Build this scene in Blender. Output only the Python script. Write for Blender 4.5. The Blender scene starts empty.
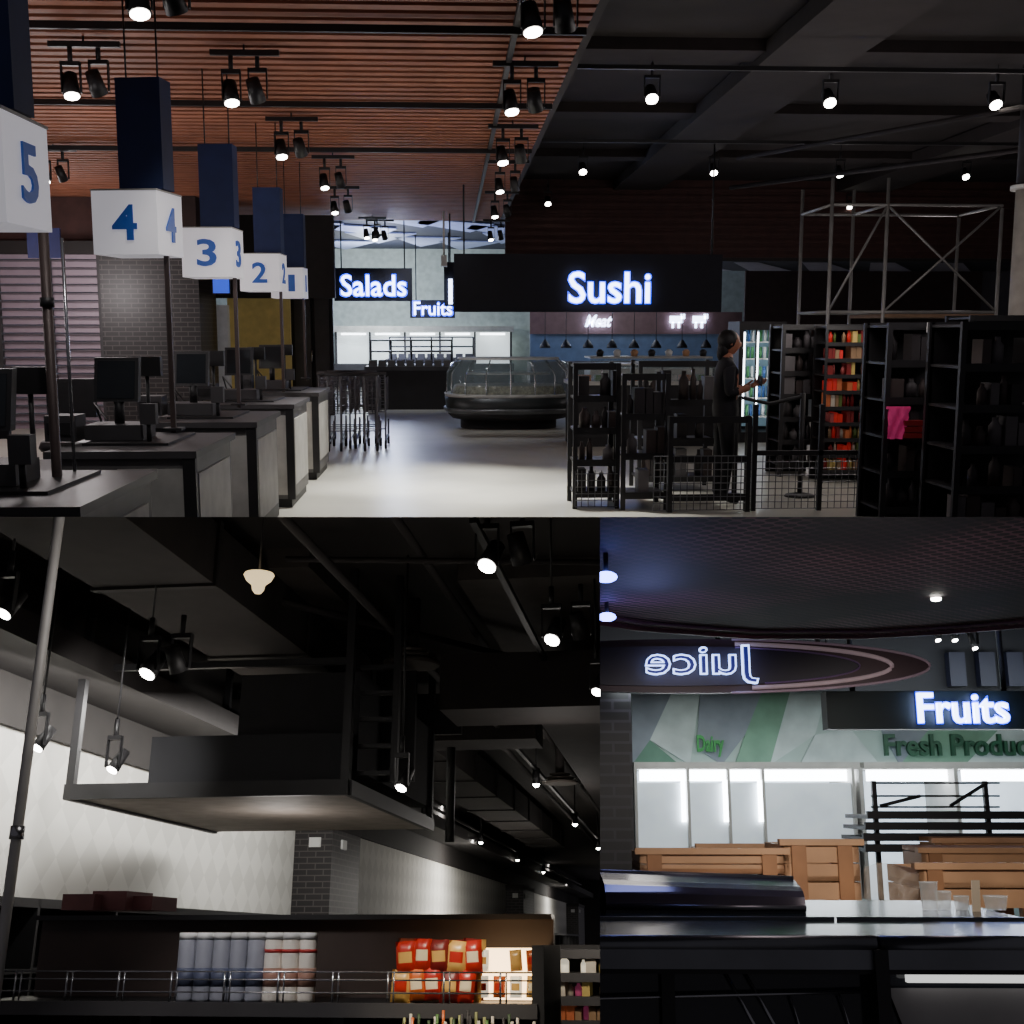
import bpy, bmesh, math, random
from mathutils import Vector, Matrix
random.seed(4)
F=1200.0
CAM=Vector((0,0,1.6))
def rrot(x0,y0):
    u=(x0-512)/F; v=-(y0-512)/F
    a=math.atan(v)
    right=Vector((1,0,0)); up=Vector((0,math.sin(a),math.cos(a))); d=Vector((0,math.cos(a),-math.sin(a)))
    phi=math.atan2(u,1/math.cos(a))
    m=Matrix((right,up,-d)).transposed()
    return Matrix.Rotation(phi,3,'Z')@m
RR={1:rrot(450,330),2:rrot(690,942),3:rrot(540,800)}
def ray(k,px,py): return RR[k]@Vector(((px-512)/F,-(py-512)/F,-1))
def P(k,px,py,d):
    r=ray(k,px,py); return CAM+r*(d/r.y)
def PZ(k,px,py,z):
    r=ray(k,px,py); return CAM+r*((z-CAM.z)/r.z)
MW={}
for k in RR:
    w=(RR[1]@RR[k].inverted()).to_4x4()
    MW[k]=Matrix.Translation(CAM)@w@Matrix.Translation(-CAM)
# compartment limits (world planes through the light dividers)
def pl(a,b,inside):
    n=ray(1,*a).cross(ray(1,*b)).normalized()
    if n.dot(ray(1,*inside))<0: n=-n
    return n
H_up=pl((0,517),(1024,517),(512,200)); H_dn=-H_up
V_l=pl((600,517),(600,1024),(300,800)); V_r=-V_l
CL={1:[H_up],2:[H_dn,V_l],3:[H_dn,V_r]}

# ---------------- materials
MATS={}
def srgb(c):
    return tuple(((x/255)/12.92 if x/255<=0.04045 else ((x/255+0.055)/1.055)**2.4) for x in c)
def M(name,col=(128,128,128),rough=.6,metal=0,es=0,noise=.15,ns=6,alpha=1,ecol=None,trans=0):
    if name in MATS: return MATS[name]
    m=bpy.data.materials.new(name); m.use_nodes=True
    nt=m.node_tree; b=nt.nodes['Principled BSDF']
    c=srgb(col)
    tc=nt.nodes.new('ShaderNodeTexCoord'); n=nt.nodes.new('ShaderNodeTexNoise'); n.inputs['Scale'].default_value=ns; n.inputs['Detail'].default_value=3
    nt.links.new(tc.outputs['Object'],n.inputs['Vector'])
    r=nt.nodes.new('ShaderNodeValToRGB')
    r.color_ramp.elements[0].position=.3; r.color_ramp.elements[1].position=.7
    r.color_ramp.elements[0].color=tuple(x*(1-noise) for x in c)+(1,)
    r.color_ramp.elements[1].color=tuple(min(1,x*(1+noise)) for x in c)+(1,)
    nt.links.new(n.outputs['Fac'],r.inputs['Fac']); nt.links.new(r.outputs['Color'],b.inputs['Base Color'])
    b.inputs['Roughness'].default_value=rough; b.inputs['Metallic'].default_value=metal; b.inputs['Alpha'].default_value=alpha
    if es>0:
        b.inputs['Emission Color'].default_value=srgb(ecol or col)+(1,); b.inputs['Emission Strength'].default_value=es
    MATS[name]=m; return m
def brickmat(name,c1,c2,mortar,sc=1.0,bw=.22,rh=.075):
    m=M(name,c1,.45); nt=m.node_tree; b=nt.nodes['Principled BSDF']
    tc=nt.nodes.new('ShaderNodeTexCoord'); s=nt.nodes.new('ShaderNodeSeparateXYZ'); cb=nt.nodes.new('ShaderNodeCombineXYZ'); ad=nt.nodes.new('ShaderNodeMath')
    nt.links.new(tc.outputs['Object'],s.inputs[0]); nt.links.new(s.outputs[0],ad.inputs[0]); nt.links.new(s.outputs[1],ad.inputs[1])
    nt.links.new(ad.outputs[0],cb.inputs[0]); nt.links.new(s.outputs[2],cb.inputs[1])
    br=nt.nodes.new('ShaderNodeTexBrick'); nt.links.new(cb.outputs[0],br.inputs['Vector'])
    br.inputs['Scale'].default_value=sc; br.inputs['Brick Width'].default_value=bw; br.inputs['Row Height'].default_value=rh; br.inputs['Mortar Size'].default_value=.008
    br.inputs['Color1'].default_value=srgb(c1)+(1,); br.inputs['Color2'].default_value=srgb(c2)+(1,); br.inputs['Mortar'].default_value=srgb(mortar)+(1,)
    nt.links.new(br.outputs['Color'],b.inputs['Base Color'])
    return m
def perfmat(name,c,hole,scale):
    m=M(name,c,.7,0); nt=m.node_tree; b=nt.nodes['Principled BSDF']
    tc=nt.nodes.new('ShaderNodeTexCoord'); v=nt.nodes.new('ShaderNodeTexVoronoi'); v.voronoi_dimensions='2D'
    v.inputs['Scale'].default_value=scale; v.inputs['Randomness'].default_value=0
    mp=nt.nodes.new('ShaderNodeMapping'); mp.inputs['Rotation'].default_value=(0,0,.78); mp.inputs['Scale'].default_value=(1,1,1)
    nt.links.new(tc.outputs['Object'],mp.inputs[0]); nt.links.new(mp.outputs[0],v.inputs['Vector'])
    r=nt.nodes.new('ShaderNodeValToRGB'); r.color_ramp.interpolation='CONSTANT'
    r.color_ramp.elements[0].color=srgb(hole)+(1,); r.color_ramp.elements[1].position=.42; r.color_ramp.elements[1].color=srgb(c)+(1,)
    nt.links.new(v.outputs['Distance'],r.inputs['Fac'])
    n=nt.nodes.new('ShaderNodeTexNoise'); n.inputs['Scale'].default_value=1.3; n.inputs['Detail'].default_value=2; nt.links.new(tc.outputs['Object'],n.inputs['Vector'])
    r2=nt.nodes.new('ShaderNodeValToRGB'); r2.color_ramp.elements[0].position=.44; r2.color_ramp.elements[0].color=(.12,.1,.14,1); r2.color_ramp.elements[1].position=.56; r2.color_ramp.elements[1].color=(1,1,1,1)
    nt.links.new(n.outputs['Fac'],r2.inputs['Fac'])
    mx=nt.nodes.new('ShaderNodeMixRGB'); mx.blend_type='MULTIPLY'; mx.inputs[0].default_value=1
    nt.links.new(r.outputs['Color'],mx.inputs[1]); nt.links.new(r2.outputs['Color'],mx.inputs[2]); nt.links.new(mx.outputs[0],b.inputs['Base Color'])
    b.inputs['Specular IOR Level'].default_value=.15
    return m
def dotwall(name,c,c2,scale):
    m=M(name,c,.7); nt=m.node_tree; b=nt.nodes['Principled BSDF']
    tc=nt.nodes.new('ShaderNodeTexCoord'); v=nt.nodes.new('ShaderNodeTexChecker'); v.inputs['Scale'].default_value=scale
    v.inputs['Color1'].default_value=srgb(c)+(1,); v.inputs['Color2'].default_value=srgb(c2)+(1,)
    mp=nt.nodes.new('ShaderNodeMapping'); mp.inputs['Rotation'].default_value=(.78,0,0)
    nt.links.new(tc.outputs['Object'],mp.inputs[0]); nt.links.new(mp.outputs[0],v.inputs['Vector']); nt.links.new(v.outputs['Color'],b.inputs['Base Color'])
    return m
BLK=M('black_metal',(34,33,35),.5,.1); DK=M('dark_paint',(36,32,32),.7); DKG=M('dark_grey',(60,58,60),.6)
CHR=M('chrome',(170,170,175),.25,.9); GREY=M('light_grey_laminate',(172,170,165),.5); WHT=M('white_paint',(215,215,212),.6,noise=.04)
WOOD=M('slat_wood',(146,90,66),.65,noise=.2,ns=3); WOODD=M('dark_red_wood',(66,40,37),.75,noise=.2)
LENS=M('lamp_lens',(255,250,240),.3,es=30)
SIGN=M('sign_letter',(235,240,255),.3,es=9,ecol=(200,215,255),noise=0); SIGNH=M('sign_halo',(50,90,220),.4,es=3,ecol=(30,60,255))
BOXW=M('signbox_white',(232,230,232),.5,es=.36,ecol=(225,222,232),noise=.03); DIG=M('digit_blue',(45,88,175),.5,noise=.03,es=.12)
BANNER=M('banner_blue',(22,38,84),.7); GLASS=M('glass',(150,170,170),.08,alpha=.22); GLD=M('dark_glass',(36,40,44),.1,.2)
BRK=brickmat('black_brick',(26,23,24),(36,32,33),(74,68,68)); SKIN=M('skin',(168,112,88),.6,noise=.05); HAIR=M('hair',(18,15,16),.6)
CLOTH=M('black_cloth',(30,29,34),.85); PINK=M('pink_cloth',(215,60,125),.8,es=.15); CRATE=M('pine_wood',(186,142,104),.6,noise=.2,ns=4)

# ---------------- builder
class B:
    def __init__(s,name,k=1): s.name=name; s.k=k; s.bm=bmesh.new(); s.mats=[]
    def mi(s,m):
        if m not in s.mats: s.mats.append(m)
        return s.mats.index(m)
    def face(s,vs,m,smooth=False):
        try: f=s.bm.faces.new(vs)
        except ValueError: return
        f.material_index=s.mi(m); f.smooth=smooth
    def hexa(s,c,m):
        v=[s.bm.verts.new(p) for p in c]
        for q in ((0,3,2,1),(4,5,6,7),(0,1,5,4),(1,2,6,5),(2,3,7,6),(3,0,4,7)): s.face([v[i] for i in q],m)
    def box(s,x0,x1,y0,y1,z0,z1,m):
        s.hexa([(x0,y0,z0),(x1,y0,z0),(x1,y1,z0),(x0,y1,z0),(x0,y0,z1),(x1,y0,z1),(x1,y1,z1),(x0,y1,z1)],m)
    def ext(s,px0,px1,py0,py1,d):
        cy=(py0+py1)/2; cx=(px0+px1)/2
        return P(s.k,px0,cy,d).x,P(s.k,px1,cy,d).x,P(s.k,cx,py1,d).z,P(s.k,cx,py0,d).z
    def pbox(s,px0,px1,py0,py1,d,dep,m):
        x0,x1,z0,z1=s.ext(px0,px1,py0,py1,d); s.box(x0,x1,d,d+dep,z0,z1,m)
    def ring(s,c,ax,r,n):
        ax=ax.normalized(); t=Vector((0,0,1)) if abs(ax.z)<.9 else Vector((1,0,0))
        u=ax.cross(t).normalized(); w=ax.cross(u)
        return [s.bm.verts.new(c+u*(r*math.cos(2*math.pi*i/n))+w*(r*math.sin(2*math.pi*i/n))) for i in range(n)]
    def cyl(s,a,b,r,m,r2=None,n=10,cap=True,capm=None):
        a=Vector(a);b=Vector(b); r2=r if r2 is None else r2
        A=s.ring(a,b-a,r,n); Bv=s.ring(b,b-a,r2,n)
        for i in range(n): s.face([A[i],A[(i+1)%n],Bv[(i+1)%n],Bv[i]],m,True)
        if cap: s.face(A[::-1],m); s.face(Bv,capm or m)
    def tube(s,pts,r,m,n=6,closed=False):
        pts=[Vector(p) for p in pts]
        N=len(pts)
        rings=[]
        for i,p in enumerate(pts):
            d=(pts[(i+1)%N] if (closed or i<N-1) else p)-(pts[i-1] if (closed or i>0) else p)
            rings.append(s.ring(p,d,r,n))
        for j in range(N if closed else N-1):
            A=rings[j];C=rings[(j+1)%N]
            for i in range(n): s.face([A[i],A[(i+1)%n],C[(i+1)%n],C[i]],m,True)
    def lathe(s,c,prof,m,n=16,sx=1,sy=1):
        c=Vector(c); R=[]
        for r,z in prof: R.append([s.bm.verts.new(c+Vector((sx*r*math.cos(2*math.pi*i/n),sy*r*math.sin(2*math.pi*i/n),z))) for i in range(n)])
        for a,b in zip(R,R[1:]):
            for i in range(n): s.face([a[i],a[(i+1)%n],b[(i+1)%n],b[i]],m,True)
        s.face(R[0][::-1],m); s.face(R[-1],m)
    def sph(s,c,r,m,sc=(1,1,1),n=12):
        prof=[]
        c=Vector(c)
        for j in range(1,n//2):
            t=-math.pi/2+math.pi*j/(n//2); prof.append((r*math.cos(t),r*math.sin(t)*sc[2]))
        s.lathe(c,prof,m,n,sc[0],sc[1])
    def pillow(s,c,w,h,t,m,m2,rot=0,n=6):
        # flat sealed bag: rectangular outline, swollen middle, printed band
        c=Vector(c); ca,sa=math.cos(rot),math.sin(rot)
        for sd in (-1,1):
            g=[]
            for j in range(n+1):
                row=[]
                for i in range(n+1):
                    u=i/n*2-1; v=j/n*2-1
                    x=u*w/2*(1-.08*(1-v*v)*0-.06*abs(v)**4*0); z=v*h/2
                    y=sd*t/2*(max(0,1-u**4)*max(0,1-v**4))**.6
                    row.append(s.bm.verts.new(c+Vector((x*ca-z*sa,y,x*sa+z*ca))))
                g.append(row)
            for j in range(n):
                for i in range(n):
                    s.face([g[j][i],g[j][i+1],g[j+1][i+1],g[j+1][i]],m2 if (j in(2,3) and 0<i<n-1) else m,True)
    def poly(s,pts,m,vec=None):
        a=[s.bm.verts.new(p) for p in pts]
        s.face(a,m)
        if vec is not None:
            vec=Vector(vec); b=[s.bm.verts.new(Vector(p)+vec) for p in pts]
            s.face(b[::-1],m); n=len(a)
            for i in range(n): s.face([a[i],b[i],b[(i+1)%n],a[(i+1)%n]],m)
    def text(s,txt,c,w,h,m,right=(1,0,0),up=(0,0,1),ex=.01,bold=.01,flip=False,shear=0):
        cu=bpy.data.curves.new('t','FONT'); cu.body=txt; cu.extrude=.02; cu.offset=bold; cu.shear=shear; cu.resolution_u=3
        o=bpy.data.objects.new('t',cu); bpy.context.scene.collection.objects.link(o)
        dg=bpy.context.evaluated_depsgraph_get(); me=bpy.data.meshes.new_from_object(o.evaluated_get(dg))
        xs=[v.co.x for v in me.vertices]; ys=[v.co.y for v in me.vertices]
        x0,x1,y0,y1=min(xs),max(xs),min(ys),max(ys)
        R=Vector(right);U=Vector(up);N=R.cross(U); c=Vector(c)
        vs=[s.bm.verts.new(c+R*(((v.co.x-x0)/(x1-x0)-.5)*w*(-1 if flip else 1))+U*(((v.co.y-y0)/(y1-y0)-.5)*h)+N*(v.co.z/.02*ex)) for v in me.vertices]
        for p in me.polygons: s.face([vs[i] for i in p.vertices],m)
        bpy.data.objects.remove(o); bpy.data.curves.remove(cu); bpy.data.meshes.remove(me)
    def ptext(s,txt,px0,px1,py0,py1,d,m,**kw):
        x0,x1,z0,z1=s.ext(px0,px1,py0,py1,d); s.text(txt,((x0+x1)/2,d,(z0+z1)/2),x1-x0,z1-z0,m,**kw)
    def addmesh(s,me,mat_fn):
        vs=[s.bm.verts.new(v.co) for v in me.vertices]
        for p in me.polygons: s.face([vs[i] for i in p.vertices],mat_fn(p),True)
    def done(s,clip=True):
        bm=s.bm; W=MW[s.k]
        bm.transform(W)
        if clip:
            for n in CL[s.k]:
                if any((v.co-CAM).dot(n)<-1e-5 for v in bm.verts):
                    bmesh.ops.bisect_plane(bm,geom=bm.verts[:]+bm.edges[:]+bm.faces[:],plane_co=CAM,plane_no=n,clear_inner=True)
        if not bm.verts: bm.free(); return None
        bm.transform(W.inverted())
        bmesh.ops.recalc_face_normals(bm,faces=bm.faces[:])
        xs=[v.co for v in bm.verts]
        o0=Vector(((min(v.x for v in xs)+max(v.x for v in xs))/2,(min(v.y for v in xs)+max(v.y for v in xs))/2,min(v.z for v in xs)))
        bm.transform(Matrix.Translation(-o0))
        me=bpy.data.meshes.new(s.name); bm.to_mesh(me); bm.free()
        for m in s.mats: me.materials.append(m)
        o=bpy.data.objects.new(s.name,me); bpy.context.scene.collection.objects.link(o)
        o.matrix_world=W@Matrix.Translation(o0)
        return o
def light(k,name,typ,loc,energy,col=(1,1,1),rot=None,size=.1,target=None,spot=1.2,sx=None,sy=None):
    l=bpy.data.lights.new(name,typ); l.energy=energy; l.color=col
    if typ=='SPOT': l.spot_size=spot; l.spot_blend=.8; l.shadow_soft_size=size
    if typ=='POINT': l.shadow_soft_size=size
    if typ=='AREA':
        l.shape='RECTANGLE'; l.size=sx; l.size_y=sy
    o=bpy.data.objects.new(name,l); bpy.context.scene.collection.objects.link(o)
    loc=Vector(loc)
    m=Matrix.Translation(loc)
    if target is not None:
        q=(Vector(target)-loc).to_track_quat('-Z','Y'); m=m@q.to_matrix().to_4x4()
    o.matrix_world=MW[k]@m
    return o
def spotfix(k,px,py,z,ceil,lit=True,pair=True,r=.055,d=None,tilt=(.15,-.35,-1),name='track_spotlight',lens=LENS,bar=True):
    c=P(k,px,py,d) if d else PZ(k,px,py,z)
    b=B(name,k); t=Vector(tilt).normalized()
    def head(c,t,l):
        b.cyl(c-t*.17,c,r*.8,BLK,r,n=14,cap=True,capm=BLK)
        if l: b.cyl(c,c+t*.006,r*.86,lens,n=14)
        b.box(c.x-r*1.15,c.x-r*1.02,c.y-.02,c.y+.02,c.z+.02,c.z+.22,BLK)
        b.box(c.x+r*1.02,c.x+r*1.15,c.y-.02,c.y+.02,c.z+.02,c.z+.22,BLK)
        b.box(c.x-r*1.15,c.x+r*1.15,c.y-.02,c.y+.02,c.z+.21,c.z+.24,BLK)
        b.cyl(c+Vector((0,0,.23)),Vector((c.x,c.y,min(ceil,c.z+.36))),.018,BLK,n=6)
    head(c,t,lit)
    if pair:
        head(c+Vector((.19,.04,.02)),Vector((.2,.6,-1)).normalized(),False)
    zt=min(ceil,c.z+.36)
    if bar: b.box(c.x-.15,c.x+.36,c.y-.02,c.y+.02,zt-.02,zt+.02,BLK)
    if ceil>zt+.02: b.cyl((c.x+(.1 if bar else 0),c.y,zt),(c.x+(.1 if bar else 0),c.y,ceil),.008,BLK,n=6)
    b.done()
    return c

# =============== added unseen sheets that block light between the compartments
def light_dividers():
    b=B('light_divider_flat',1)  # unseen sheet added to keep upper and lower light apart
    def rp(px,py,t): return CAM+ray(1,px,py).normalized()*t
    b.poly([rp(-150,517.0,1.0),rp(1174,517.0,1.0),rp(1174,517.0,55),rp(-150,517.0,55)],DK)
    b.done(False)
    b=B('light_divider_upright',1)  # unseen sheet added to block light between the two lower rooms
    b.poly([rp(600,517.5,1.0),rp(600,1150,1.0),rp(600,1150,50),rp(600,517.5,50)],DK)
    b.done(False)
light_dividers()

# =============== ROOM 1
ZW=3.7; YB=36.0
flm=M('floor_tile',(182,180,170),.36,noise=.08,ns=1.5)
b=B('floor',1)
b.poly([(-14,7,0),(14,7,0),(14,YB,0),(-14,YB,0)],flm); b.done()
b=B('ceiling_wood_slats',1)
y=6.6
while y<24:
    b.box(-9,.98,y,y+.12,ZW,ZW+.09,WOOD); y+=.21
for x in (-7,-5,-3,-1,.8): b.box(x,x+.06,6.6,24,ZW+.09,ZW+.14,DK)
b.done()
WBK=M('ceiling_backing',(54,30,26),.8)
b=B('ceiling_backing',1); b.box(-9.2,1.0,6.4,24.2,ZW+.2,ZW+.26,WBK); b.done()
b=B('ceiling_dark',1); b.box(1.0,13,6,24,4.5,4.56,M('dark_ceiling',(36,30,30),.9,noise=.4,ns=1)); b.box(.98,1.04,6,24,ZW,4.5,M('edge_trim',(34,26,24),.8)); b.done()
b=B('ceiling_far',1); b.box(-13,13,24.2,YB,3.95,4.0,M('far_ceiling',(40,44,66),.7))
pan=M('ceiling_panel_pale',(165,175,215),.5)
for i in range(9):
    x=-5+i*1.1; y=24.6+(i%3)*1.3
    b.poly([(x,y,3.9),(x+1.6,y+1.2,3.9),(x+1.1,y+3.4,3.9),(x-.1,y+1.1,3.9)],pan,(0,0,.03))
    b.poly([(x-.8,y+5,3.9),(x+.9,y+5.3,3.9),(x-.2,y+8.5,3.9)],pan,(0,0,.03))
b.done()
# soffit right
b=B('bulkhead_red_slats',1)
x0,x1,z0,z1=b.ext(505,1100,195,258,24)
b.box(x0,13,24,24.1,z0,4.5,WOODD)
z=z0
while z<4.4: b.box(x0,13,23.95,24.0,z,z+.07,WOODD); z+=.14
b.box(x0,13,24,28,z0-.06,z0,DK)
for i in range(5):
    xx=x0+3.2+i*1.4; b.poly([(xx,24.3,z0-.07),(xx+.5,24.3,z0-.07),(xx+2.2,27.8,z0-.07),(xx+1.2,27.8,z0-.07)],M('soffit_pale',(160,152,158),.6))
b.box(P(1,745,300,29).x,13,29,29.1,0,z0,M('wall_rear_brown',(58,44,42),.8))
b.done()
# walls
b=B('wall_back',1); b.box(-13,13,YB,YB+.1,0,4,M('back_wall',(178,188,184),.7)); b.done()
b=B('wall_right',1); b.box(12.9,13,6,YB,0,4.5,M('wall_dark_brown',(46,38,36),.8)); b.done()
b=B('wall_left',1); b.box(-9.3,-9.2,7,YB,0,4,M('wall_left_m',(90,80,84),.8)); b.done()
# roller shutter
SH=M('shutter',(160,142,154),.5,.1,noise=.06)
b=B('roller_shutter',1)
xl=-9.2; xr=P(1,106,330,20).x
z=0
while z<2.8:
    b.box(xl,xr,20.05,20.09,z,z+.085,SH); b.box(xl,xr,20.0,20.05,z+.085,z+.11,M('shutter_rib',(95,85,92),.5,.3)); z+=.13
for px in (0,52,104):
    x=P(1,px,330,20).x; b.box(x-.05,x+.05,19.93,20.0,0,2.9,DKG)
b.box(xl,xr,19.8,20.15,2.8,3.0,DK)
b.done()
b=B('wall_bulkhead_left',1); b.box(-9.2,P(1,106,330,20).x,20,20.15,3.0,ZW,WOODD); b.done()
b=B('brick_column',1); b.box(xr,P(1,203,330,20).x,19.8,21.2,0,2.85,BRK); b.box(xr,P(1,203,330,20).x,19.78,21.2,2.85,ZW,M('column_head',(48,32,30),.8)); b.done()
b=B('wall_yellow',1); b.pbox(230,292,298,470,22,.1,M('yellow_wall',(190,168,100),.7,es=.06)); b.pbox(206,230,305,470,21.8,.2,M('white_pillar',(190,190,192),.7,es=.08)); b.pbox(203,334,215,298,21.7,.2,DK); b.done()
b=B('door_service',1); b.pbox(292,334,268,470,23,.1,DK); b.pbox(296,312,290,470,22.9,.1,DKG); b.pbox(316,330,290,470,22.9,.1,DKG); b.cyl(P(1,312,350,22.85),P(1,312,362,22.85),.02,CHR); b.done()
b=B('wall_screen',1); b.pbox(212,230,278,294,19.5,.06,BLK); b.pbox(213,229,279,293,19.48,.02,M('screen_blue',(40,70,200),.4,es=1.2)); b.cyl(P(1,221,278,19.5),Vector((P(1,221,278,19.5).x,19.5,ZW)),.02,BLK); b.done()
b=B('rollup_banner',1); b.pbox(27,60,228,258,18,.05,M('banner_navy',(26,32,90),.6,es=.06)); p=P(1,43,228,18); b.cyl(p,(p.x,p.y,ZW),.01,BLK,n=5); b.done()

# lane signs & checkouts
lanes=[('5',3.95,0,108,222,.02),('4',7.55,156,190,254,.15),('3',10.1,231,228,277,.06),('2',12.7,279,254,291,.05),('1',15.6,303,268,298,.02)]
POLE=M('pole_bronze',(74,62,60),.5,.3)
for dg,y,px,pt,pb,a in lanes:
    c1=P(1,px,pt,y); x1=c1.x; zt=c1.z; zb=P(1,px,pb,y).z; S=.41
    u=Vector((-math.cos(a),math.sin(a),0)); v=Vector((math.sin(a),math.cos(a),0)); o=Vector((x1,y,0))
    def pt3(s_,t_,z): q=o+u*s_+v*t_; return (q.x,q.y,z)
    b=B('checkout_lane_sign',1)
    def rb(s0,s1,t0,t1,z0,z1,m): b.hexa([pt3(s1,t0,z0),pt3(s0,t0,z0),pt3(s0,t1,z0),pt3(s1,t1,z0),pt3(s1,t0,z1),pt3(s0,t0,z1),pt3(s0,t1,z1),pt3(s1,t1,z1)],m)
    rb(0,S,0,S,zb,zt,BOXW); rb(-.004,S+.004,-.004,S+.004,zt,zt+.01,GREY)
    hh=(zt-zb)*.56
    fc=S/2 if dg!='1' else S*.36
    b.text(dg,Vector(pt3(fc,-.006,(zt+zb)/2)),hh*(.74 if dg!='1' else .4),hh,DIG,right=-u,ex=.004,bold=.02)
    b.text(dg,Vector(pt3(-.006,S/2,(zt+zb)/2)),hh*(.74 if dg!='1' else .4),hh,DIG,right=v,ex=.004,bold=.02)
    zp=zt+.02
    rb(.0,.28,.12,.3,zp,min(zp+.66,ZW-.12),BANNER)
    for q in (.04,.24):
        p=pt3(q,.2,zp+.5); b.cyl(p,(p[0],p[1],ZW+.1),.006,BLK,n=6)
    if dg!='5':
        p=pt3(.03,.2,0); b.box(p[0]-.015,p[0]+.015,p[1]-.015,p[1]+.015,.95,zb,POLE); b.box(p[0]-.06,p[0]+.06,p[1]-.06,p[1]+.06,.97,.985,BLK)
    b.done()
b=B('support_pole',1); p=P(1,47,300,5.4); b.cyl((p.x,5.4,.0),(p.x,5.4,P(1,47,225,5.4).z),.022,POLE); b.cyl((p.x,5.4,1.7),(p.x,5.4,1.74),.03,BLK); p2=P(1,62,240,5.6); b.cyl((p2.x,5.6,.9),(p2.x,5.6,P(1,62,238,5.6).z),.008,CHR); b.done()
cy0=[4.6,6.7,8.8,10.9,12.95]
TOP=M('counter_top',(66,64,66),.45); SIDEP=M('counter_body_grey',(92,90,90),.5)
for i,y in enumerate(cy0):
    b=B('checkout_counter',1)
    xr0=-1.43; xl0=-2.2; L=1.15
    b.box(xl0,xr0,y,y+L,.08,.9,SIDEP)
    b.box(xl0+.02,xr0-.02,y+.03,y+L-.03,0,.08,BLK)
    b.box(xl0+.36,xr0-.05,y-.02,y,.12,.84,GREY)          # light end panel
    b.box(xl0+.04,xl0+.32,y-.02,y,.12,.74,GREY)
    b.box(xl0-.03,xr0+.03,y-.04,y+L+.03,.9,.94,TOP)
    b.box(xr0-.05,xr0+.02,y-.03,y+.02,.08,.9,BLK)
    b.box(xr0,xr0+.012,y+.1,y+L-.1,.2,.8,GREY)
    b.box(xl0+.08,xr0-.2,y+.3,y+L-.1,.94,.955,BLK)       # belt
    b.box(xl0-.62,xl0-.03,y+.35,y+1.1,.7,.78,DKG); b.box(xl0-.6,xl0-.54,y+.4,y+1.0,0,.7,BLK)
    b.done()
    b=B('point_of_sale_terminal',1)
    cx=-1.98; cyy=y+.6; z=.957
    b.box(cx-.17,cx+.17,cyy-.14,cyy+.16,z,z+.09,DKG)       # cash drawer
    b.cyl((cx,cyy,z+.09),(cx,cyy,z+.24),.03,BLK)
    a=.25
    def tb(x0,x1,t0,t1,z0,z1,m):
        pts=[]
        for zz in (z0,z1):
            for (xx,tt) in ((x0,t0),(x1,t0),(x1,t1),(x0,t1)):
                pts.append((cx+xx,cyy+tt+(zz)*math.sin(a),z+.22+zz))
        b.hexa(pts,m)
    tb(-.14,.12,-.03,.03,0,.26,BLK); tb(-.12,.10,-.036,-.03,.02,.24,GLD)
    b.box(cx-.38,cx-.2,cyy-.2,cyy+.0,z+.0,z+.15,DKG); b.box(cx-.36,cx-.22,cyy-.22,cyy-.2,z+.04,z+.11,BLK)  # receipt printer
    b.cyl((cx+.22,cyy-.2,z),(cx+.22,cyy-.2,z+.12),.014,BLK); b.box(cx+.18,cx+.27,cyy-.24,cyy-.17,z+.1,z+.22,DKG)  # card reader
    b.cyl((cx+.1,cyy+.3,z),(cx+.1,cyy+.3,z+.4),.012,BLK); b.box(cx+.03,cx+.19,cyy+.27,cyy+.33,z+.36,z+.48,BLK) # customer display
    b.tube([(cx-.1,cyy+.1,z+.1),(cx-.2,cyy+.2,z+.2),(cx-.16,cyy+.25,z+.02)],.008,BLK)
    b.done()
for y in (6.0,8.0,10.0):
    b=B('cashier_chair',1); cx=-3.15
    b.lathe((cx,y,.62),[(.2,0),(.22,.03),(.2,.08)],BLK,14); b.cyl((cx,y,.1),(cx,y,.62),.025,CHR)
    for k2 in range(5):
        t=k2*1.256; b.cyl((cx,y,.12),(cx+.26*math.cos(t),y+.26*math.sin(t),.06),.018,BLK,n=6); b.sph((cx+.26*math.cos(t),y+.26*math.sin(t),.03),.03,BLK,n=8)
    b.box(cx-.03,cx+.03,y+.2,y+.23,.66,.95,BLK); b.box(cx-.2,cx+.2,y+.17,y+.22,.88,1.2,BLK)
    b.done()
# trolleys
TCH=M('trolley_wire',(118,118,124),.4,.5)
b=B('shopping_trolley',1)
for i in range(8):
    ox=-1.74+(i%2)*.3-(i*.015)+(.12 if i%3==0 else 0); oy=16.0+(i//2)*.36
    w=.48
    for x in (ox,ox+w):
        b.tube([(x,oy,.12),(x,oy+.75,.14),(x,oy+.8,.35)],.014,TCH); b.tube([(x,oy,.12),(x,oy+.05,.5),(x,oy-.02,1.02)],.014,TCH)
    for q,zz in enumerate((.5,.6,.7,.8,.88,.94)):
        e=.1-q*.02
        b.tube([(ox,oy+.05,zz),(ox+w,oy+.05,zz),(ox+w-.05,oy+.85-e,zz),(ox+.05,oy+.85-e,zz)],.006,TCH,4,True)
    for j in range(9):
        x=ox+j*w/8; b.cyl((x,oy+.05,.5),(x,oy+.05,.95),.005,TCH,n=4)
        b.cyl((ox,oy+.05+j*.09,.5),(ox,oy+.05+j*.1,.95),.004,TCH,n=4); b.cyl((ox+w,oy+.05+j*.09,.5),(ox+w,oy+.05+j*.1,.95),.004,TCH,n=4)
    b.cyl((ox-.02,oy-.03,1.02),(ox+w+.02,oy-.03,1.02),.022,DKG); b.cyl((ox,oy+.3,.25),(ox+w,oy+.3,.25),.008,TCH)
    for x in (ox,ox+w):
        for yy in (oy,oy+.75): b.cyl((x-.015,yy,.06),(x+.015,yy,.06),.06,BLK,n=12)
b.done()

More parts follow.
